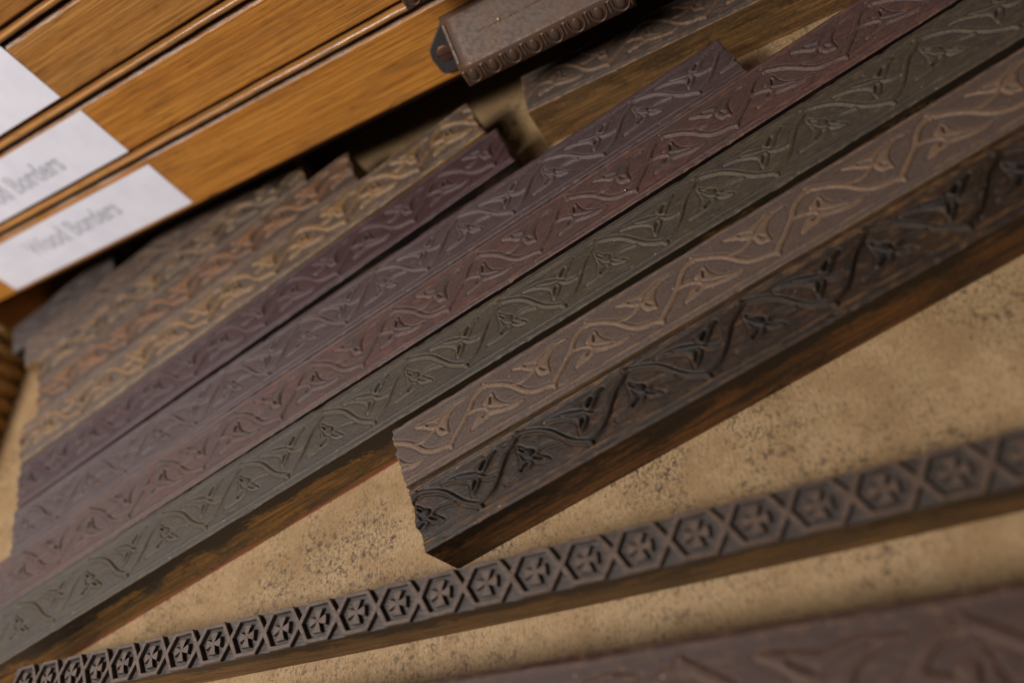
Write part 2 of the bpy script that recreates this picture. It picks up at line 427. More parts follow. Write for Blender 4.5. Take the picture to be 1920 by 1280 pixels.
    FB = np.vstack([np.c_[a_ + k, a_ + nb + k, a_ + nb + kn, a_ + kn] for a_ in (0, nb)])
    me = np_mesh('wood_body', VB, FB, [smat], None, False, [('gco', 'FLOAT_VECTOR', VB + np.array([seed * 37.0, seed * 11.0, 0]))])
    obj('wood_body', me, root)
    return root


# ------------------------------------------------------------------ wood of the cabinet
def cabinet_wood(name, c1, c2, seed, k=0.85, rough=0.38, grain=1.0):
    N = NT(name)
    g = N.attr('gco', 'Vector')
    g1 = N.noise(N.mapping(g, (0.005, 1.0, 1.0), (seed, 0, seed * 3)), 1.0, 4, 0.62, 0.3)
    g2 = N.noise(N.mapping(g, (0.03, 1.1, 1.1), (seed * 2, 5, 1)), 1.0, 5, 0.7)
    fl = N.noise(N.mapping(g, (0.02, 0.09, 0.09), (seed, seed, 2)), 1.0, 5, 0.6, 1.2)
    dash = N.noise(N.mapping(g, (0.07, 1.1, 1.1), (seed * 7, 2, 8)), 1.0, 3, 0.6)
    base = N.mix(N.ramp(g1, 0.40, 0.58), lin(c1, k), lin(c2, k))
    base = N.mix(N.ramp(g2, 0.46, 0.64, 0, 0.62), base, lin([c * 0.62 for c in c2], k))
    base = N.mix(N.ramp(fl, 0.42, 0.74, 0, 0.4), base, lin([c * 0.66 for c in c2], k))
    base = N.mix(N.ramp(dash, 0.60, 0.70, 0, 0.65), base, lin((70, 38, 16), k))
    N.bump(N.math('ADD', g2, dash), 0.35 * grain, 0.0003)
    return N.done(base, N.ramp(fl, 0.3, 0.7, rough - 0.06, rough + 0.14), 0.5)


def worn_edge():
    N = NT('worn_arris')
    g = N.attr('gco', 'Vector')
    a = N.noise(N.mapping(g, (0.05, 0.5, 0.5)), 1.0, 6, 0.7)
    b = N.noise(N.mapping(g, (0.25, 1.0, 1.0), (4, 1, 2)), 1.0, 4, 0.65)
    base = N.mix(N.ramp(a, 0.40, 0.60), lin((150, 98, 46), 0.9), lin((186, 164, 150), 0.9))
    base = N.mix(N.ramp(b, 0.56, 0.68, 0, 0.8), base, lin((92, 66, 60), 0.8))
    N.bump(b, 0.6, 0.0005)
    return N.done(base, 0.45, 0.5)


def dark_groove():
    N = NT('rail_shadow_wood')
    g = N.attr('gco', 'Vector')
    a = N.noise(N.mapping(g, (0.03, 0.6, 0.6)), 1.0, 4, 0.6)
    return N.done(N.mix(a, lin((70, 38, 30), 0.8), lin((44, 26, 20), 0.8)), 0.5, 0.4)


M_WORN, M_GROOVE = worn_edge(), dark_groove()
M_FRONT = [cabinet_wood('oak_front_%d' % i, c1, c2, 3.1 + i * 4.7) for i, (c1, c2) in enumerate(
    [((220, 150, 66), (194, 122, 46)), ((214, 146, 66), (188, 118, 46)), ((200, 140, 72), (176, 116, 54)), ((190, 132, 68), (168, 110, 52))])]
M_BEAD = cabinet_wood('oak_bead', (200, 142, 80), (172, 116, 58), 21.0, 0.9, 0.24, 0.4)
M_INNER = cabinet_wood('oak_inner', (120, 84, 46), (96, 66, 34), 33.0, 0.7, 0.6)


def paper_mat():
    N = NT('label_paper')
    g = N.attr('gco', 'Vector')
    a = N.noise(g, 0.05, 4, 0.6); b = N.noise(g, 0.9, 3, 0.6)
    base = N.mix(N.ramp(a, 0.35, 0.7), lin((238, 235, 243)), lin((228, 225, 236)))
    N.bump(N.math('ADD', N.math('MULTIPLY', a, 3.0), b), 0.15, 0.0003)
    return N.done(base, 0.55, 0.35)


def iron_mat():
    N = NT('cast_iron')
    g = N.attr('gco', 'Vector')
    a = N.noise(g, 0.09, 4, 0.55); b = N.noise(g, 0.55, 4, 0.6)
    base = N.mix(N.ramp(a, 0.38, 0.64), lin((104, 82, 68), 0.66), lin((112, 80, 58), 0.66))
    base = N.mix(N.ramp(b, 0.5, 0.75, 0, 0.45), base, lin((76, 63, 57), 0.66))
    N.bump(N.math('ADD', b, a), 0.25, 0.0003)
    return N.done(base, N.ramp(b, 0.3, 0.7, 0.42, 0.6), 0.4, 0.15)


M_PAPER, M_IRON = paper_mat(), iron_mat()
M_EAR = None


def flat_mat(name, c, rough=0.5, metal=0.0, spec=0.5, k=1.0):
    N = NT(name)
    a = N.noise(N.objco(), 900.0, 3, 0.6)
    return N.done(N.mix(N.ramp(a, 0.3, 0.7), lin(c, k), lin([x * 0.82 for x in c], k)), rough, spec, metal)


M_INKGREY = flat_mat('letter_grey', (122, 122, 132), 0.7)
M_COPPER = flat_mat('rusty_screw', (112, 72, 56), 0.5, 0.5)
M_SLOT = flat_mat('screw_slot', (30, 22, 18), 0.8)
M_EAR = flat_mat('dark_iron_lug', (72, 66, 64), 0.5, 0.2)
M_STEEL = flat_mat('steel_brad', (190, 190, 186), 0.22, 1.0)
M_BRASSDOT = flat_mat('pale_rivet', (206, 184, 140), 0.4, 0.2)

# ------------------------------------------------------------------ cabinet: frame of its leaning front
PHI, PIT, ROL = rad(2.29), rad(5.26), rad(1.36)
ct = np.array([math.cos(PHI) * math.cos(ROL), math.sin(PHI) * math.cos(ROL), math.sin(ROL)])
n0 = np.array([-math.sin(PHI), math.cos(PHI), 0]); cw = np.array([0, 0, 1.0]) * math.cos(PIT) + n0 * math.sin(PIT)
cw -= ct * (cw @ ct); cw /= np.linalg.norm(cw); cn = np.cross(cw, ct)
CQ = np.array([-292.6, 272.65, 40.0])
CROT = Matrix(((ct[0], cn[0], cw[0]), (ct[1], cn[1], cw[1]), (ct[2], cn[2], cw[2]))).to_euler()
SL, SR = -171.0, 430.0            # the fronts run from the left stile to far right


def cabinet_at(wz): return tuple(CQ + cw * wz)


cab = thing('type_cabinet', 'oak cabinet with rounded bead rails between its shut drawers', 'cabinet', tuple(CQ), CROT)
BEADS = [37.1, 71.9, 107.2, 142.0]


def bead_mesh():
    bm = bmesh.new(); prof = []
    for k in range(13):
        a = math.pi * (-0.5 + k / 12.0); prof.append((-1.5 * math.cos(a) - 0.5, 1.4 * math.sin(a)))
    prof = [(3.2, -1.4)] + prof + [(3.2, 1.4)]
    xs = np.linspace(SL, SR, 160); rows = []
    rng = np.random.RandomState(5)
    for x in xs:
        dx, dz = rng.randn(2) * 0.05
        rows.append([bm.verts.new((x, p[0] + dx, p[1] + dz)) for p in prof])
    for r0, r1 in zip(rows[:-1], rows[1:]):
        for i in range(len(prof) - 1): bm.faces.new((r0[i], r0[i + 1], r1[i + 1], r1[i]))
    return bm_mesh('bead', bm, [M_BEAD], True)


bead_me = bead_mesh()
for bz in BEADS: obj('bead_rail', bead_me, cab, (0, 0, bz))


def board(name, lo, hi, mat, parent, bevel=0.4, loc=(0, 0, 0)):
    bm = bmesh.new(); bm_box(bm, lo, hi, bevel, 2); return obj(name, bm_mesh(name, bm, [mat], False), parent, loc)


for bz in BEADS: board('rail_backing', (SL, 3.0, bz - 3.2), (SR, 30.0, bz + 3.2), M_GROOVE, cab, 0.0)
board('dust_panel', (SL, 6.0, -5.0), (SR, 430.0, -1.0), M_INNER, cab)
board('side_panel', (SL - 24, -1.5, -60.0), (SL - 0.8, 440.0, 182.0), M_FRONT[1], cab, 1.0)
board('side_panel', (SR + 0.8, -1.5, -60.0), (SR + 24, 440.0, 182.0), M_FRONT[1], cab, 1.0)
board('back_panel', (SL, 432.0, -60.0), (SR, 440.0, 180.0), M_INNER, cab)
board('top_panel', (SL - 24, -6.0, 182.4), (SR + 24, 442.0, 198.0), M_FRONT[2], cab, 1.5)


# ------------------------------------------------------------------ shut drawers with labels and pulls
def front_mesh(hgt, seed, mat):
    """face from w=0 to hgt; the top arris is rubbed down to a pale chamfer, edges nicked"""
    n = 260; xs = np.linspace(SL, SR, n + 1); rng = np.random.RandomState(seed)
    nk = np.convolve(rng.rand(n + 1), np.ones(3) / 3, 'same')
    chip = np.maximum(0, np.convolve((rng.rand(n + 1) > 0.965) * rng.rand(n + 1), np.array([0.5, 1, 0.5]), 'same'))
    V = []; prof_n = 8
    for x, a, c in zip(xs, nk, chip):
        c1 = 1.5 + 0.7 * (a - 0.5)
        V += [(x, 14, 0.0), (x, 0.7, 0.0), (x, 0.15 + 0.2 * a, 0.35 + 1.1 * c), (x, 0, 1.0 + 1.2 * c), (x, 0, hgt - c1 - 0.5),
              (x, 0.25, hgt - c1), (x, 1.7 + 0.3 * a, hgt - 0.2), (x, 14, hgt)]
    idx = np.arange((n + 1) * prof_n).reshape(n + 1, prof_n)
    F = np.c_[idx[:-1, :-1].ravel(), idx[1:, :-1].ravel(), idx[1:, 1:].ravel(), idx[:-1, 1:].ravel()]
    mi = np.tile(np.array([0, 0, 0, 0, 0, 1, 1]), n)
    V = np.array(V, float)
    me = np_mesh('front', V, F, [mat, M_WORN], mi, False, [('gco', 'FLOAT_VECTOR', V + np.array([seed * 91.0, 0, seed * 17.0]))])
    return me


def lettering(text, parent, s0, s1, base, cap):
    cu = bpy.data.curves.new('lettering', 'FONT'); cu.body = text; cu.fill_mode = 'NONE'; cu.size = 0.0145
    cu.bevel_depth = 0.00012; cu.bevel_resolution = 1; cu.resolution_u = 6
    t = bpy.data.objects.new('tmp_text', cu); col.objects.link(t)
    dg = bpy.context.evaluated_depsgraph_get(); me = bpy.data.meshes.new_from_object(t.evaluated_get(dg))
    bpy.data.objects.remove(t)
    co = np.empty(len(me.vertices) * 3, dtype=np.float32); me.vertices.foreach_get('co', co); co = co.reshape(-1, 3)
    x0, x1 = co[:, 0].min(), co[:, 0].max(); y1 = co[:, 1].max()
    P = np.empty_like(co)
    P[:, 0] = (s0 + (co[:, 0] - x0) / (x1 - x0) * (s1 - s0)) * S
    P[:, 2] = (base + co[:, 1] / y1 * cap) * S
    P[:, 1] = (-0.62) * S - co[:, 2] * 0.12
    me.vertices.foreach_set('co', P.ravel()); me.materials.clear(); me.materials.append(M_INKGREY); me.update()
    o = bpy.data.objects.new('lettering', me); col.objects.link(o); o.parent = parent
    return o


def card(parent, s0, s1, w0, w1, seed):
    n, mm = 24, 6; rng = np.random.RandomState(seed)
    bm = bmesh.new(); rows = []
    ph = rng.rand(3) * 6
    for i in range(n + 1):
        r = []
        for j in range(mm + 1):
            x = s0 + (s1 - s0) * i / n; z = w0 + (w1 - w0) * j / mm
            y = -0.30 - 0.07 * math.sin(x * 0.05 + ph[0]) * math.sin(z * 0.11 + ph[1])
            r.append(bm.verts.new((x, y, z)))
        rows.append(r)
    for a, b in zip(rows[:-1], rows[1:]):
        for j in range(mm): bm.faces.new((a[j], b[j], b[j + 1], a[j + 1]))
    ext = bmesh.ops.extrude_face_region(bm, geom=bm.faces[:])
    for v in [e for e in ext['geom'] if isinstance(e, bmesh.types.BMVert)]: v.co.y += 0.12
    o = obj('label_card', bm_mesh('label_card', bm, [M_PAPER], False), parent)
    return o


# pull: hooded plate, skirt with egg moulding, two ears with screws
def sweep(bm, prof, x0, x1, n=2):
    rows = []
    for i in range(n + 1):
        x = x0 + (x1 - x0) * i / n; rows.append([bm.verts.new((x, p[0], p[1])) for p in prof])
    k = len(prof)
    for a, b in zip(rows[:-1], rows[1:]):
        for i in range(k): bm.faces.new((a[i], b[i], b[(i + 1) % k], a[(i + 1) % k]))
    bm.faces.new(rows[0]); bm.faces.new(rows[-1][::-1])


PW = 74.5


def pull_meshes():
    bm = bmesh.new()
    prof = [(-0.4, 27.2), (-3.0, 25.6), (-13.6, 10.9), (-14.1, 10.6), (-14.6, 9.8), (-14.9, 1.6), (-14.2, 1.2), (-13.0, 1.5), (-12.8, 9.3), (-2.2, 23.9), (-0.4, 24.6)]
    sweep(bm, prof, 0, PW, 12)
    bmesh.ops.bevel(bm, geom=[e for e in bm.edges if e.is_manifold and e.calc_face_angle(0) > 1.2], offset=0.45, segments=2, affect='EDGES')
    plate = bm_mesh('hood_plate', bm, [M_IRON], True)
    bm = bmesh.new()
    # ear: flat lug with a boss round the screw hole
    def ear():
        pts = [(3, 26.5), (-0.5, 25.2), (-11.0, 17.0), (-12.3, 13.0), (-12.0, 5.6), (-10.6, 4.2), (3.0, 3.6)]
        top = [bm.verts.new((x, -2.2, z)) for x, z in pts]; bt = [bm.verts.new((x, -0.05, z)) for x, z in pts]
        bm.faces.new(top); bm.faces.new(bt[::-1])
        for i in range(len(pts)):
            j = (i + 1) % len(pts); bm.faces.new((top[i], bt[i], bt[j], top[j]))
    ear()
    bmesh.ops.bevel(bm, geom=bm.edges[:], offset=0.35, segments=1, affect='EDGES')
    ear_me = bm_mesh('screw_ear', bm, [M_EAR], False)
    bm = bmesh.new()
    r = bmesh.ops.create_uvsphere(bm, u_segments=20, v_segments=10, radius=3.9)
    for v in r['verts']: v.co = Vector((v.co.x, -2.1 - max(0, -v.co.y) * 0.22 if v.co.y < 0 else -1.9, v.co.z))
    screw = bm_mesh('screw', bm, [M_COPPER], True)
    bm = bmesh.new(); bm_box(bm, (-3.6, -3.0, -0.28), (3.6, -2.3, 0.28)); slot = bm_mesh('slot', bm, [M_SLOT])
    # ring round the screw
    bm = bmesh.new()
    for k in range(24):
        pass
    # egg and its shell
    bm2 = bmesh.new()
    r = bmesh.ops.create_uvsphere(bm2, u_segments=14, v_segments=8, radius=1.0)
    for v in r['verts']: v.co = Vector((v.co.x * 1.75, v.co.y * 0.75 - 14.72, 6.5 + v.co.z * 2.6))
    for rad_, th in ((3.25, 0.42),):
        pts = []
        for k in range(15):
            a = math.pi * (0.98 + k / 14.0 * 1.04); pts.append((rad_ * math.cos(a), 6.9 + 4.1 * math.sin(a)))
        pts = [(-3.25, 9.0)] + pts + [(3.25, 9.0)]
        prev = None
        for i, (x, z) in enumerate(pts):
            a = pts[max(i - 1, 0)]; b = pts[min(i + 1, len(pts) - 1)]
            tx, tz = b[0] - a[0], b[1] - a[1]; l = math.hypot(tx, tz); nx, nz = -tz / l, tx / l
            ring = [bm2.verts.new((x + nx * th * math.cos(q), -14.72 - 0.5 * math.sin(q), z + nz * th * math.cos(q))) for q in (0, math.pi * 0.25, math.pi * .5, math.pi * .75, math.pi)]
            if prev:
                for j in range(4): bm2.faces.new((prev[j], ring[j], ring[j + 1], prev[j + 1]))
            prev = ring
    egg = bm_mesh('egg_ornament', bm2, [M_IRON], True)
    bm3 = bmesh.new()
    vs = [bm3.verts.new(p) for p in ((-0.75, -14.7, 9.2), (0.75, -14.7, 9.2), (0.9, -14.7, 4.6), (0, -14.8, 2.4), (-0.9, -14.7, 4.6), (0, -15.2, 8.6), (0, -15.25, 4.4))]
    for f in ((0, 4, 6, 5), (5, 6, 2, 1), (4, 3, 6), (6, 3, 2), (0, 5, 1)): bm3.faces.new([vs[i] for i in f])
    dart = bm_mesh('dart_ornament', bm3, [M_IRON], False)
    bm.free()
    # raised line and rim on the plate
    def onplate(x, q, up): # q 0..1 down the slope
        y = -3.0 + (-13.6 + 3.0) * q; z = 25.6 + (10.9 - 25.6) * q
        return (x, y - 0.81 * up, z + 0.585 * up)
    bm = bmesh.new(); rng = random.Random(3); prev = None
    for i in range(40):
        x = 13 + i * 1.05; q = 0.50 + rng.uniform(-0.012, 0.012); hh = 0.35 + rng.uniform(-0.2, 0.15)
        ring = [bm.verts.new(onplate(x, q - 0.022, -0.05)), bm.verts.new(onplate(x, q, hh)), bm.verts.new(onplate(x, q + 0.022, -0.05))]
        if prev:
            for j in range(2): bm.faces.new((prev[j], ring[j], ring[j + 1], prev[j + 1]))
        prev = ring
    seam = bm_mesh('casting_seam', bm, [M_IRON], True)
    bm = bmesh.new(); bmesh.ops.create_uvsphere(bm, u_segments=12, v_segments=8, radius=0.75)
    p = onplate(23.5, 0.47, 0.1)
    for v in bm.verts: v.co += Vector(p)
    rivet = bm_mesh('rivet', bm, [M_BRASSDOT], True)
    bm = bmesh.new(); rows = []
    for q0, q1 in ((0.06, 0.94),):
        a = [bm.verts.new(onplate(0.25, q0, -0.1)), bm.verts.new(onplate(0.25, q1, -0.1))]
        b = [bm.verts.new(onplate(0.5, q0, 0.55)), bm.verts.new(onplate(0.5, q1, 0.55))]
        c = [bm.verts.new(onplate(1.5, q0, 0.5)), bm.verts.new(onplate(1.5, q1, 0.5))]
        d = [bm.verts.new(onplate(1.9, q0, -0.1)), bm.verts.new(onplate(1.9, q1, -0.1))]
        for u_, v_ in ((a, b), (b, c), (c, d)): bm.faces.new((u_[0], u_[1], v_[1], v_[0]))
    rim = bm_mesh('plate_rim', bm, [M_IRON], False)
    return plate, ear_me, screw, slot, egg, dart, seam, rivet, rim


P_PLATE, P_EAR, P_SCREW, P_SLOT, P_EGG, P_DART, P_SEAM, P_RIVET, P_RIM = pull_meshes()


def pull(parent, s):
    p = obj('pull', P_PLATE, parent, (s, 0, 0))
    obj('screw_ear', P_EAR, p)
    e = obj('screw_ear', P_EAR, p, (PW, 0, 0)); e.scale = (-1, 1, 1)
    for x in (-5.6, PW + 5.6):
        obj('screw', P_SCREW, p, (x, 0, 13.0)); obj('screw_slot', P_SLOT, p, (x, 0, 13.0), (0, rad(8), 0))
    n = 8
    for i in range(n):
        obj('egg_ornament', P_EGG, p, (PW * (i + 0.5) / n, 0, -0.6))
    for i in range(n + 1):
        obj('dart_ornament', P_DART, p, (min(max(PW * i / n, 1.0), PW - 1.0), 0, -0.4))
    obj('casting_seam', P_SEAM, p); obj('rivet', P_RIVET, p)
    obj('plate_rim', P_RIM, p); r = obj('plate_rim', P_RIM, p, (PW, 0, 0)); r.scale = (-1, 1, 1)
    return p


DRAW = [  # bottom w, top w, label (s0,s1,w0,w1), text baseline, label text
    (0.0, 34.0, (-136.0, 5.6, 2.3, 30.4), 14.8, 'lowest shut oak drawer above the opened one, paper label and iron pull'),
    (40.3, 68.8, (-138.0, 3.8, 40.5, 67.0), 48.3, 'second shut oak drawer from the bottom, its paper label cut off at left'),
    (75.1, 104.1, (-140.0, 1.8, 76.0, 105.0), 85.0, 'third shut oak drawer from the bottom, blank end of label showing'),
    (110.4, 138.6, None, 0, 'topmost shut oak drawer, only its lower edge in the corner')]
for i, (w0, w1, lb, base, lab) in enumerate(DRAW):
    dr = thing('shut_drawer', lab, 'drawer', cabinet_at(w0), CROT, 'shut drawers of the oak cabinet')
    obj('front_panel', front_mesh(w1 - w0, 11 + i, M_FRONT[i]), dr)
    board('drawer_box', (SL + 4, 14.2, 2.0), (SR - 4, 400.0, w1 - w0 - 2.0), M_INNER, dr, 0.0)
    if lb:
        c = card(dr, lb[0], lb[1], lb[2] - w0, lb[3] - w0, 5 + i)
        lettering('Wood Borders', c, -100.2, -30.8, base - w0, 10.2)
    if i < 2:
        pull(dr, 170.8 - 3.0 * i)

# ------------------------------------------------------------------ the opened drawer they lie in
def hardboard():
    N = NT('hardboard')
    g = N.attr('gco', 'Vector')
    f1 = N.noise(N.mapping(g, (1.2, 0.5, 1)), 1.0, 5, 0.65)
    f2 = N.noise(g, 0.05, 7, 0.68)
    f3 = N.noise(N.mapping(g, (0.9, 0.16, 1), (4, 0, 0)), 1.0, 3, 0.6)
    base = N.mix(N.ramp(f1, 0.3, 0.7), lin((180, 151, 112)), lin((156, 127, 92)))
    base = N.mix(N.ramp(f2, 0.38, 0.64, 0, 0.6), base, lin((138, 106, 70)))
    base = N.mix(N.ramp(f3, 0.48, 0.68, 0, 0.45), base, lin((140, 108, 70)))
    dens = N.ramp(N.noise(N.mapping(g, (1, 1, 1), (31, 12, 0)), 0.022, 4, 0.6), 0.38, 0.62, 0, 0.95)
    for (sx_, sy_, rr_) in [(-57.7, -153.6, 20), (-34.7, -152.5, 18), (-72.8, -160.5, 14), (81.8, -155.8, 20), (27.6, -154.7, 16), (-129.3, -177.4, 14), (35.5, 41.0, 16)]:
        vm = N.n.new('ShaderNodeVectorMath'); vm.operation = 'DISTANCE'; N.link(g, vm.inputs[0]); vm.inputs[1].default_value = (sx_, sy_, 0.0)
        dens = N.math('MAXIMUM', dens, N.ramp(N.math('ADD', vm.outputs['Value'], N.ramp(f2, 0.3, 0.7, -8.0, 8.0)), rr_ * 0.3, rr_, 1.5, 0.0))
    sp = N.noise(N.mapping(g, (1.0, 0.85, 1), (9, 3, 0)), 0.30, 7, 0.78, 0.2)
    base = N.mix(N.math('MULTIPLY', N.ramp(sp, 0.525, 0.60), N.math('MINIMUM', N.math('MULTIPLY', dens, 0.75), 0.9)), base, lin((60, 50, 46)))
    sp2 = N.noise(N.mapping(g, (1.0, 0.75, 1), (2, 33, 0)), 0.85, 5, 0.75)
    base = N.mix(N.ramp(N.math('ADD', sp2, N.math('MULTIPLY', dens, 0.05)), 0.55, 0.66, 0, 0.7), base, lin((84, 66, 50)))
    N.bump(N.math('ADD', f1, sp2), 0.3, 0.0003)
    return N.done(base, 0.6, 0.3)


M_BOARD = hardboard()
tray = thing('open_drawer', 'opened drawer with speckled tan board bottom holding the carved borders', 'drawer', (-160, 250, 0), (0, 0, PHI))
TX0, TX1, TY0, TY1 = -304.0, 520.0, -290.0, 340.0
board('bottom_panel', (TX0 - 12, TY0, -6.0), (TX1 + 12, TY1, 0.0), M_BOARD, tray, 0.0)
M_WALL = cabinet_wood('drawer_side_wood', (204, 164, 104), (180, 138, 82), 44.0, 1.0, 0.5)
sw = board('side_wall', (TX0 - 12, TY0 + 14, 0.05), (TX0 - 4.0, TY1, 33.0), M_WALL, tray, 0.5)
bm = bmesh.new()
prof = [(-4.2, -4.7)] + [(-4.2 + 5.0 * math.cos(a), 4.7 * math.sin(a)) for a in np.linspace(-math.pi / 2, math.pi / 2, 11)] + [(-4.2, 4.7)]
lo = [bm.verts.new((p[0], p[1], 0.1)) for p in prof]; hi = [bm.verts.new((p[0], p[1], 32.6)) for p in prof]
for i in range(len(prof)):
    j = (i + 1) % len(prof); bm.faces.new((lo[i], lo[j], hi[j], hi[i]))
bm.faces.new(hi); bm.faces.new(lo[::-1])
ridge_me = bm_mesh('ridge', bm, [M_WALL], True)
y = TY0 + 40
while y < TY1 - 6:
    obj('ridge', ridge_me, sw, (TX0, y, 0)); y += 11.4
board('side_wall', (TX1, TY0 + 14, 0.05), (TX1 + 12, TY1, 33.0), M_WALL, tray, 0.5)
board('front_wall', (TX0 - 12, TY0 - 3, 0.05), (TX1 + 12, TY0 + 13, 33.2), M_WALL, tray, 0.8)
board('back_wall', (TX0 - 3.9, TY1 - 12, 0.05), (TX1 - 0.1, TY1 - 0.1, 30.0), M_WALL, tray, 0.5)

# ------------------------------------------------------------------ the borders
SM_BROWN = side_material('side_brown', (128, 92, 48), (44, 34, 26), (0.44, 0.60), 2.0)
SM_GREEN = side_material('side_green', (164, 116, 58), (74, 62, 49), (0.44, 0.64), 7.0, (200, 74, 84), top=0.95)  # upper band strengthened so the shaded gap in front is painted black
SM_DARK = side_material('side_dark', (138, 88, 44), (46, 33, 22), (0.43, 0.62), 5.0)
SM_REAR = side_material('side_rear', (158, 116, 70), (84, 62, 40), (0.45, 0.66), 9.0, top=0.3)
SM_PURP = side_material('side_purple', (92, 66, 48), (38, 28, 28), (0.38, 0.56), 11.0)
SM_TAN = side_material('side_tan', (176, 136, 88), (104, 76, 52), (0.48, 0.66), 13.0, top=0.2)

F = face_material
blocks = [
    # name label ang vc wid u0 u1 pattern phase face side, options
    ('dark grey carved border, short and farthest back beside the ridged drawer side', 24.7, -409.2, 22.5, -301.5, -221.0, 'AF', -262.0,
     F('ink_grey', (72, 62, 60), (118, 94, 78), (86, 72, 66), None, rough=0.5, seed=1.0), SM_PURP, dict(depth=0.7, res=0.6)),
    ('grey brown carved border second from the back, tan line along its edge', 23.95, -386.0, 22.6, -296.0, -126.5, 'BF', -250.0,
     F('ink_greybrown', (92, 77, 70), (168, 128, 92), (116, 92, 76), (106, 86, 74), rough=0.46, seed=2.0, edge_amt=0.9), SM_TAN, dict(depth=0.7, res=0.6)),
    ('grey carved border with pale tan gouges and a raw light end', 23.3, -361.8, 23.6, -290.0, -102.4, 'AF', -270.0,
     F('ink_gouged', (78, 67, 60), (182, 142, 100), (160, 122, 82), (98, 78, 65), rough=0.42, seed=3.0, edge_amt=0.9, groove_patch=(0.42, 0.54), k=0.8), SM_TAN, dict(depth=1.6, res=0.55, wear=0.1)),
    ('rusty orange brown carved border ending just short of the tan one', 22.2, -334.2, 24.6, -296.0, -83.2, 'AF', -255.0,
     F('ink_rusty', (86, 70, 61), (164, 116, 76), (154, 106, 68), (108, 82, 66), rough=0.42, seed=4.0, edge_amt=0.8, groove_patch=(0.36, 0.5), k=0.8), SM_TAN, dict(depth=1.3, res=0.52, wear=0.1)),
    ('tan and grey carved border with a bright bare front edge', 21.65, -307.2, 25.3, -310.0, -22.2, 'AF', -290.0,
     F('ink_tan', (98, 82, 72), (198, 156, 108), (160, 120, 76), (112, 90, 74), rough=0.38, seed=5.0, edge_amt=1.0, groove_patch=(0.34, 0.48), k=0.8), SM_TAN, dict(depth=1.3, res=0.48, wear=0.1)),
    ('dark plum carved border with a black gap in front of it', 21.4, -279.0, 25.3, -310.0, -17.7, 'A', -49.0,
     F('ink_plum', (78, 55, 58), (118, 68, 58), (100, 80, 78), (86, 60, 62), rough=0.36, seed=6.0, edge_amt=0.8, groove_amt=0.6), SM_PURP, dict(depth=1.0, res=0.42, bow=1.0)),
    ('grey mauve carved border against the reddish one, right end by the tan board', 20.0, -246.1, 25.2, -317.6, 68.1, 'B', -14.5,
     F('ink_mauve', (99, 80, 80), (124, 96, 86), (108, 92, 86), (88, 66, 67), rough=0.34, seed=7.0, edge_amt=0.5, groove_amt=0.75), SM_PURP, dict(depth=0.85, res=0.32, bow=2.2)),
    ('reddish carved border with worn orange streaks, fourth from the front of the row', 19.85, -219.7, 26.3, -370.0, 165.0, 'A', -139.5,
     F('ink_red', (99, 77, 74), (138, 94, 74), (90, 73, 69), (105, 70, 66), rough=0.36, seed=8.0, edge_amt=0.85, groove_amt=0.75, wear=(0.46, 0.64)), SM_PURP, dict(depth=0.8, rule=0.35, res=0.32, bow=2.0)),
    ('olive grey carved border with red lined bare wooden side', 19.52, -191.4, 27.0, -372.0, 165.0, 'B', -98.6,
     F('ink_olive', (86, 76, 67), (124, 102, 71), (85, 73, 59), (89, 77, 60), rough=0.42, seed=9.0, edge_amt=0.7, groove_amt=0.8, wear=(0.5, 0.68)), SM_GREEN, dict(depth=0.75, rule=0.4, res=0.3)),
    ('brown carved border with pale tan vine, ragged end near the middle', 19.39, -162.35, 24.9, -113.4, 165.0, 'A', -72.3,
     F('ink_brown', (106, 87, 77), (150, 115, 86), (136, 107, 84), None, rough=0.46, seed=10.0, edge_amt=0.5, groove_amt=0.95, wear=(0.6, 0.75), rule_amt=0.8, streak=0.3, groove_patch=(0.1, 0.25), rim_amt=0.75, k=0.76), SM_TAN, dict(depth=0.62, rule=0.55, res=0.3, rag=1.0, wear=0.12)),
    ('nearly black carved border with amber wear, frontmost of the row', 19.45, -136.7, 25.6, -112.8, 160.0, 'B', -67.8,
     F('ink_black', (52, 41, 35), (158, 108, 56), (24, 22, 22), (70, 50, 34), rough=0.36, seed=11.0, edge_amt=0.25, groove_amt=0.95, wear=(0.52, 0.66), wear_amt=0.6, rule_amt=0.85, groove_patch=(0.1, 0.2), rim_amt=0.12), SM_DARK, dict(depth=1.15, rule=0.8, res=0.3, rag=1.0, wear=0.1)),
    ('grey carved border with orange vine lying askew half under the iron pull', 6.0, -288.4, 24.5, -79.0, 190.0, 'A', -62.0,
     F('ink_rear', (100, 88, 80), (180, 130, 88), (140, 102, 68), (88, 76, 70), rough=0.40, seed=12.0, edge_amt=1.0, groove_amt=0.6, groove_patch=(0.36, 0.48)), SM_REAR, dict(depth=0.9, res=0.46)),
]
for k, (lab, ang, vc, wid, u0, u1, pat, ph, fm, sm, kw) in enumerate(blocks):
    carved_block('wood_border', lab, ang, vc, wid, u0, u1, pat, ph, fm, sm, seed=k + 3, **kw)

# blurred border close to the lens, on the drawer's front wall
near = carved_block('wood_border', 'large purple brown carved border across the bottom corner, closest to the camera', 3.6, -29.5, 38.0, -230.0, 130.0, 'AF', -60.0,
                    F('ink_near', (86, 59, 51), (138, 100, 68), (94, 67, 56), (76, 51, 45), rough=0.4, seed=15.0, edge_amt=0.6, wear=(0.5, 0.66)), SM_PURP,
                    depth=0.8, rule=0.6, res=0.6, z0=0.0, seed=21, scale=1.6)

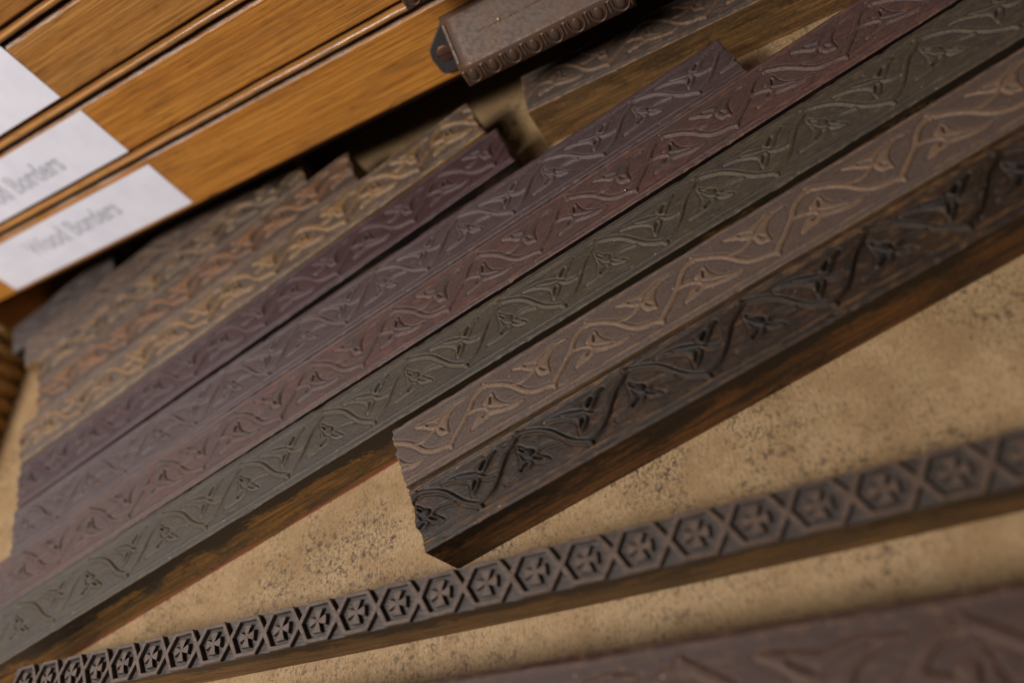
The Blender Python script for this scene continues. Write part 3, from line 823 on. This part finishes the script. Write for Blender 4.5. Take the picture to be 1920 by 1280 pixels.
# ------------------------------------------------------------------ the hexagon border
HA, HV, HW, HH = 4.25, -75.9, 13.6, 23.3
HC = [-333.8, -319.8, -305.6, -291.2, -276.6, -261.6, -246.2, -230.6, -214.9, -199.2, -183.4, -167.4, -151.0, -134.6, -117.8, -101.0, -84.1, -67.3, -50.5, -33.7, -16.9, -0.1, 16.7, 33.5, 50.3, 67.1]


def hexface(name, c1, c2, seed):
    N = NT(name)
    g = N.attr('gco', 'Vector')
    a = N.noise(N.mapping(g, (0.25, 1.1, 1.1), (seed, 0, 0)), 1.0, 5, 0.65)
    b = N.noise(N.mapping(g, (0.15, 0.2, 0.2), (seed, 4, 0)), 1.0, 4, 0.6)
    base = N.mix(N.ramp(a, 0.35, 0.68), lin(c1, 0.9), lin(c2, 0.9))
    base = N.mix(N.ramp(b, 0.45, 0.7, 0, 0.4), base, lin([x * 0.75 for x in c2], 0.9))
    N.bump(a, 0.5, 0.0004)
    return N.done(base, 0.42, 0.5)


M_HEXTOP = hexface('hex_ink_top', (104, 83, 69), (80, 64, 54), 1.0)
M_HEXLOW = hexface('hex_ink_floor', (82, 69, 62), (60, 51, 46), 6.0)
a = rad(HA); hx_u0, hx_u1 = -342.5, 76.0; uc = (hx_u0 + hx_u1) / 2
hexb = thing('wood_border', 'narrow border of raised hexagons and crosses lying alone on tan board', 'printing block',
             (uc * math.cos(a) + HV * math.sin(a), uc * math.sin(a) - HV * math.cos(a), 0), (0, 0, a), 'carved wood borders')


def hex_bow(u): t = 2 * (u - uc) / (hx_u1 - hx_u0); return 2.2 * (t * t - 1 / 3)


SM_HEX = side_material('side_hex', (140, 98, 52), (72, 52, 32), (0.46, 0.64), 17.0)
nseg = 120; xs = np.linspace(hx_u0, hx_u1, nseg + 1); V = []
for x in xs:
    yo = hex_bow(x)
    for yy, zz in ((-HW / 2 + .3, 0), (-HW / 2, .6), (-HW / 2, HH - 1.6), (HW / 2, HH - 1.6), (HW / 2, .6), (HW / 2 - .3, 0)): V.append((x - uc, yy + yo, zz))
V = np.array(V, float); idx = np.arange((nseg + 1) * 6).reshape(nseg + 1, 6); FF = []; mi = []
for j in range(6):
    FF.append(np.c_[idx[:-1, j], idx[:-1, (j + 1) % 6], idx[1:, (j + 1) % 6], idx[1:, j]]); mi += [1 if j == 2 else 0] * nseg
FF.append(np.array([[idx[0, 0], idx[0, 5], idx[0, 3], idx[0, 2]], [idx[-1, 0], idx[-1, 2], idx[-1, 3], idx[-1, 5]]])); mi += [0, 0]
obj('wood_body', np_mesh('wood_body', V, np.vstack(FF), [SM_HEX, M_HEXLOW], mi, False, [('gco', 'FLOAT_VECTOR', V)]), hexb)


def prism(bm, outer_t, outer_b, z0, z1, inner_t=None, inner_b=None):
    n = len(outer_t)
    ot = [bm.verts.new((x, y, z1)) for x, y in outer_t]; ob = [bm.verts.new((x, y, z0)) for x, y in outer_b]
    for i in range(n): bm.faces.new((ot[i], ob[i], ob[(i + 1) % n], ot[(i + 1) % n]))
    if inner_t:
        it = [bm.verts.new((x, y, z1)) for x, y in inner_t]; ib = [bm.verts.new((x, y, z0)) for x, y in inner_b]
        for i in range(n):
            j = (i + 1) % n
            bm.faces.new((it[i], it[j], ib[j], ib[i])); bm.faces.new((ot[i], ot[j], it[j], it[i]))
    else: bm.faces.new(ot)


def hexpts(hu, hf, hv): return [(hu, 0), (hf, hv), (-hf, hv), (-hu, 0), (-hf, -hv), (hf, -hv)]


HP = 16.8
rings = []
for s_ in range(4):
    rng = random.Random(s_)
    j = lambda L: [(x + rng.uniform(-.16, .16), y + rng.uniform(-.14, .14)) for x, y in L]
    bm = bmesh.new()
    hv = HW / 2 - 0.02
    prism(bm, j(hexpts(HP / 2 + 0.95, 4.75, hv)), hexpts(HP / 2 + 1.1, 4.9, hv), HH - 1.7, HH + 0.02 * s_, j(hexpts(HP / 2 - 1.25, 3.95, hv - 1.4)), hexpts(HP / 2 - 1.55, 3.75, hv - 1.65))
    bmesh.ops.bevel(bm, geom=[e for e in bm.edges if all(v.co.z > HH - 0.2 for v in e.verts)], offset=0.14, segments=1, affect='EDGES')
    bm.normal_update()
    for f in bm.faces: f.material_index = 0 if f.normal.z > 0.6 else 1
    ring = bm_mesh('hexagon_ring', bm, [M_HEXTOP, M_HEXLOW], False, (s_ * 33.0, 0, 0))
    bm = bmesh.new()
    for q in range(4):
        ca, sa = math.cos(q * math.pi / 2), math.sin(q * math.pi / 2)
        ru, tip = (3.5, 1.75) if q % 2 == 0 else (3.75, 1.9)
        pts = j([(0.0, -0.45), (ru * 0.55, -0.95), (ru, -tip), (ru + 0.1, 0), (ru, tip), (ru * 0.55, 0.95), (0.0, 0.45)])
        P = [(x * ca - y * sa, x * sa + y * ca) for x, y in pts]
        cx, cy = sum(p[0] for p in P) / 7, sum(p[1] for p in P) / 7
        PB = [(cx + (x - cx) * 1.12, cy + (y - cy) * 1.16) for x, y in P]
        prism(bm, P, PB, HH - 1.65, HH - 0.15 + 0.01 * q)
    bmesh.ops.bevel(bm, geom=[e for e in bm.edges if all(v.co.z > HH - 0.4 for v in e.verts)], offset=0.15, segments=1, affect='EDGES')
    bm.normal_update()
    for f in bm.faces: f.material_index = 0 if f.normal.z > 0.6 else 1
    cross = bm_mesh('cross', bm, [M_HEXTOP, M_HEXLOW], False, (s_ * 57.0, 9, 0))
    rings.append((ring, cross))
for k, u in enumerate(HC):
    nb_ = HC[min(k + 1, len(HC) - 1)] - HC[max(k - 1, 0)]; sc = nb_ / (2 if 0 < k < len(HC) - 1 else 1) / HP
    r = obj('hexagon_ring', rings[k % 4][0], hexb, (u - uc, hex_bow(u), 0.012 * (k % 2))); r.scale = (sc, 1, 1)
    obj('cross', rings[(k + 1) % 4][1], r)

# a steel brad standing proud of the reddish border
bm = bmesh.new(); bmesh.ops.create_uvsphere(bm, u_segments=12, v_segments=8, radius=0.55)
for v in bm.verts: v.co.z = v.co.z * 0.8 + 0.35
b = thing('brad_head', 'tiny shiny steel nail head on the reddish carved border', 'nail', (-66.3, 203.3, 23.2), me=bm_mesh('brad_head', bm, [M_STEEL], True))
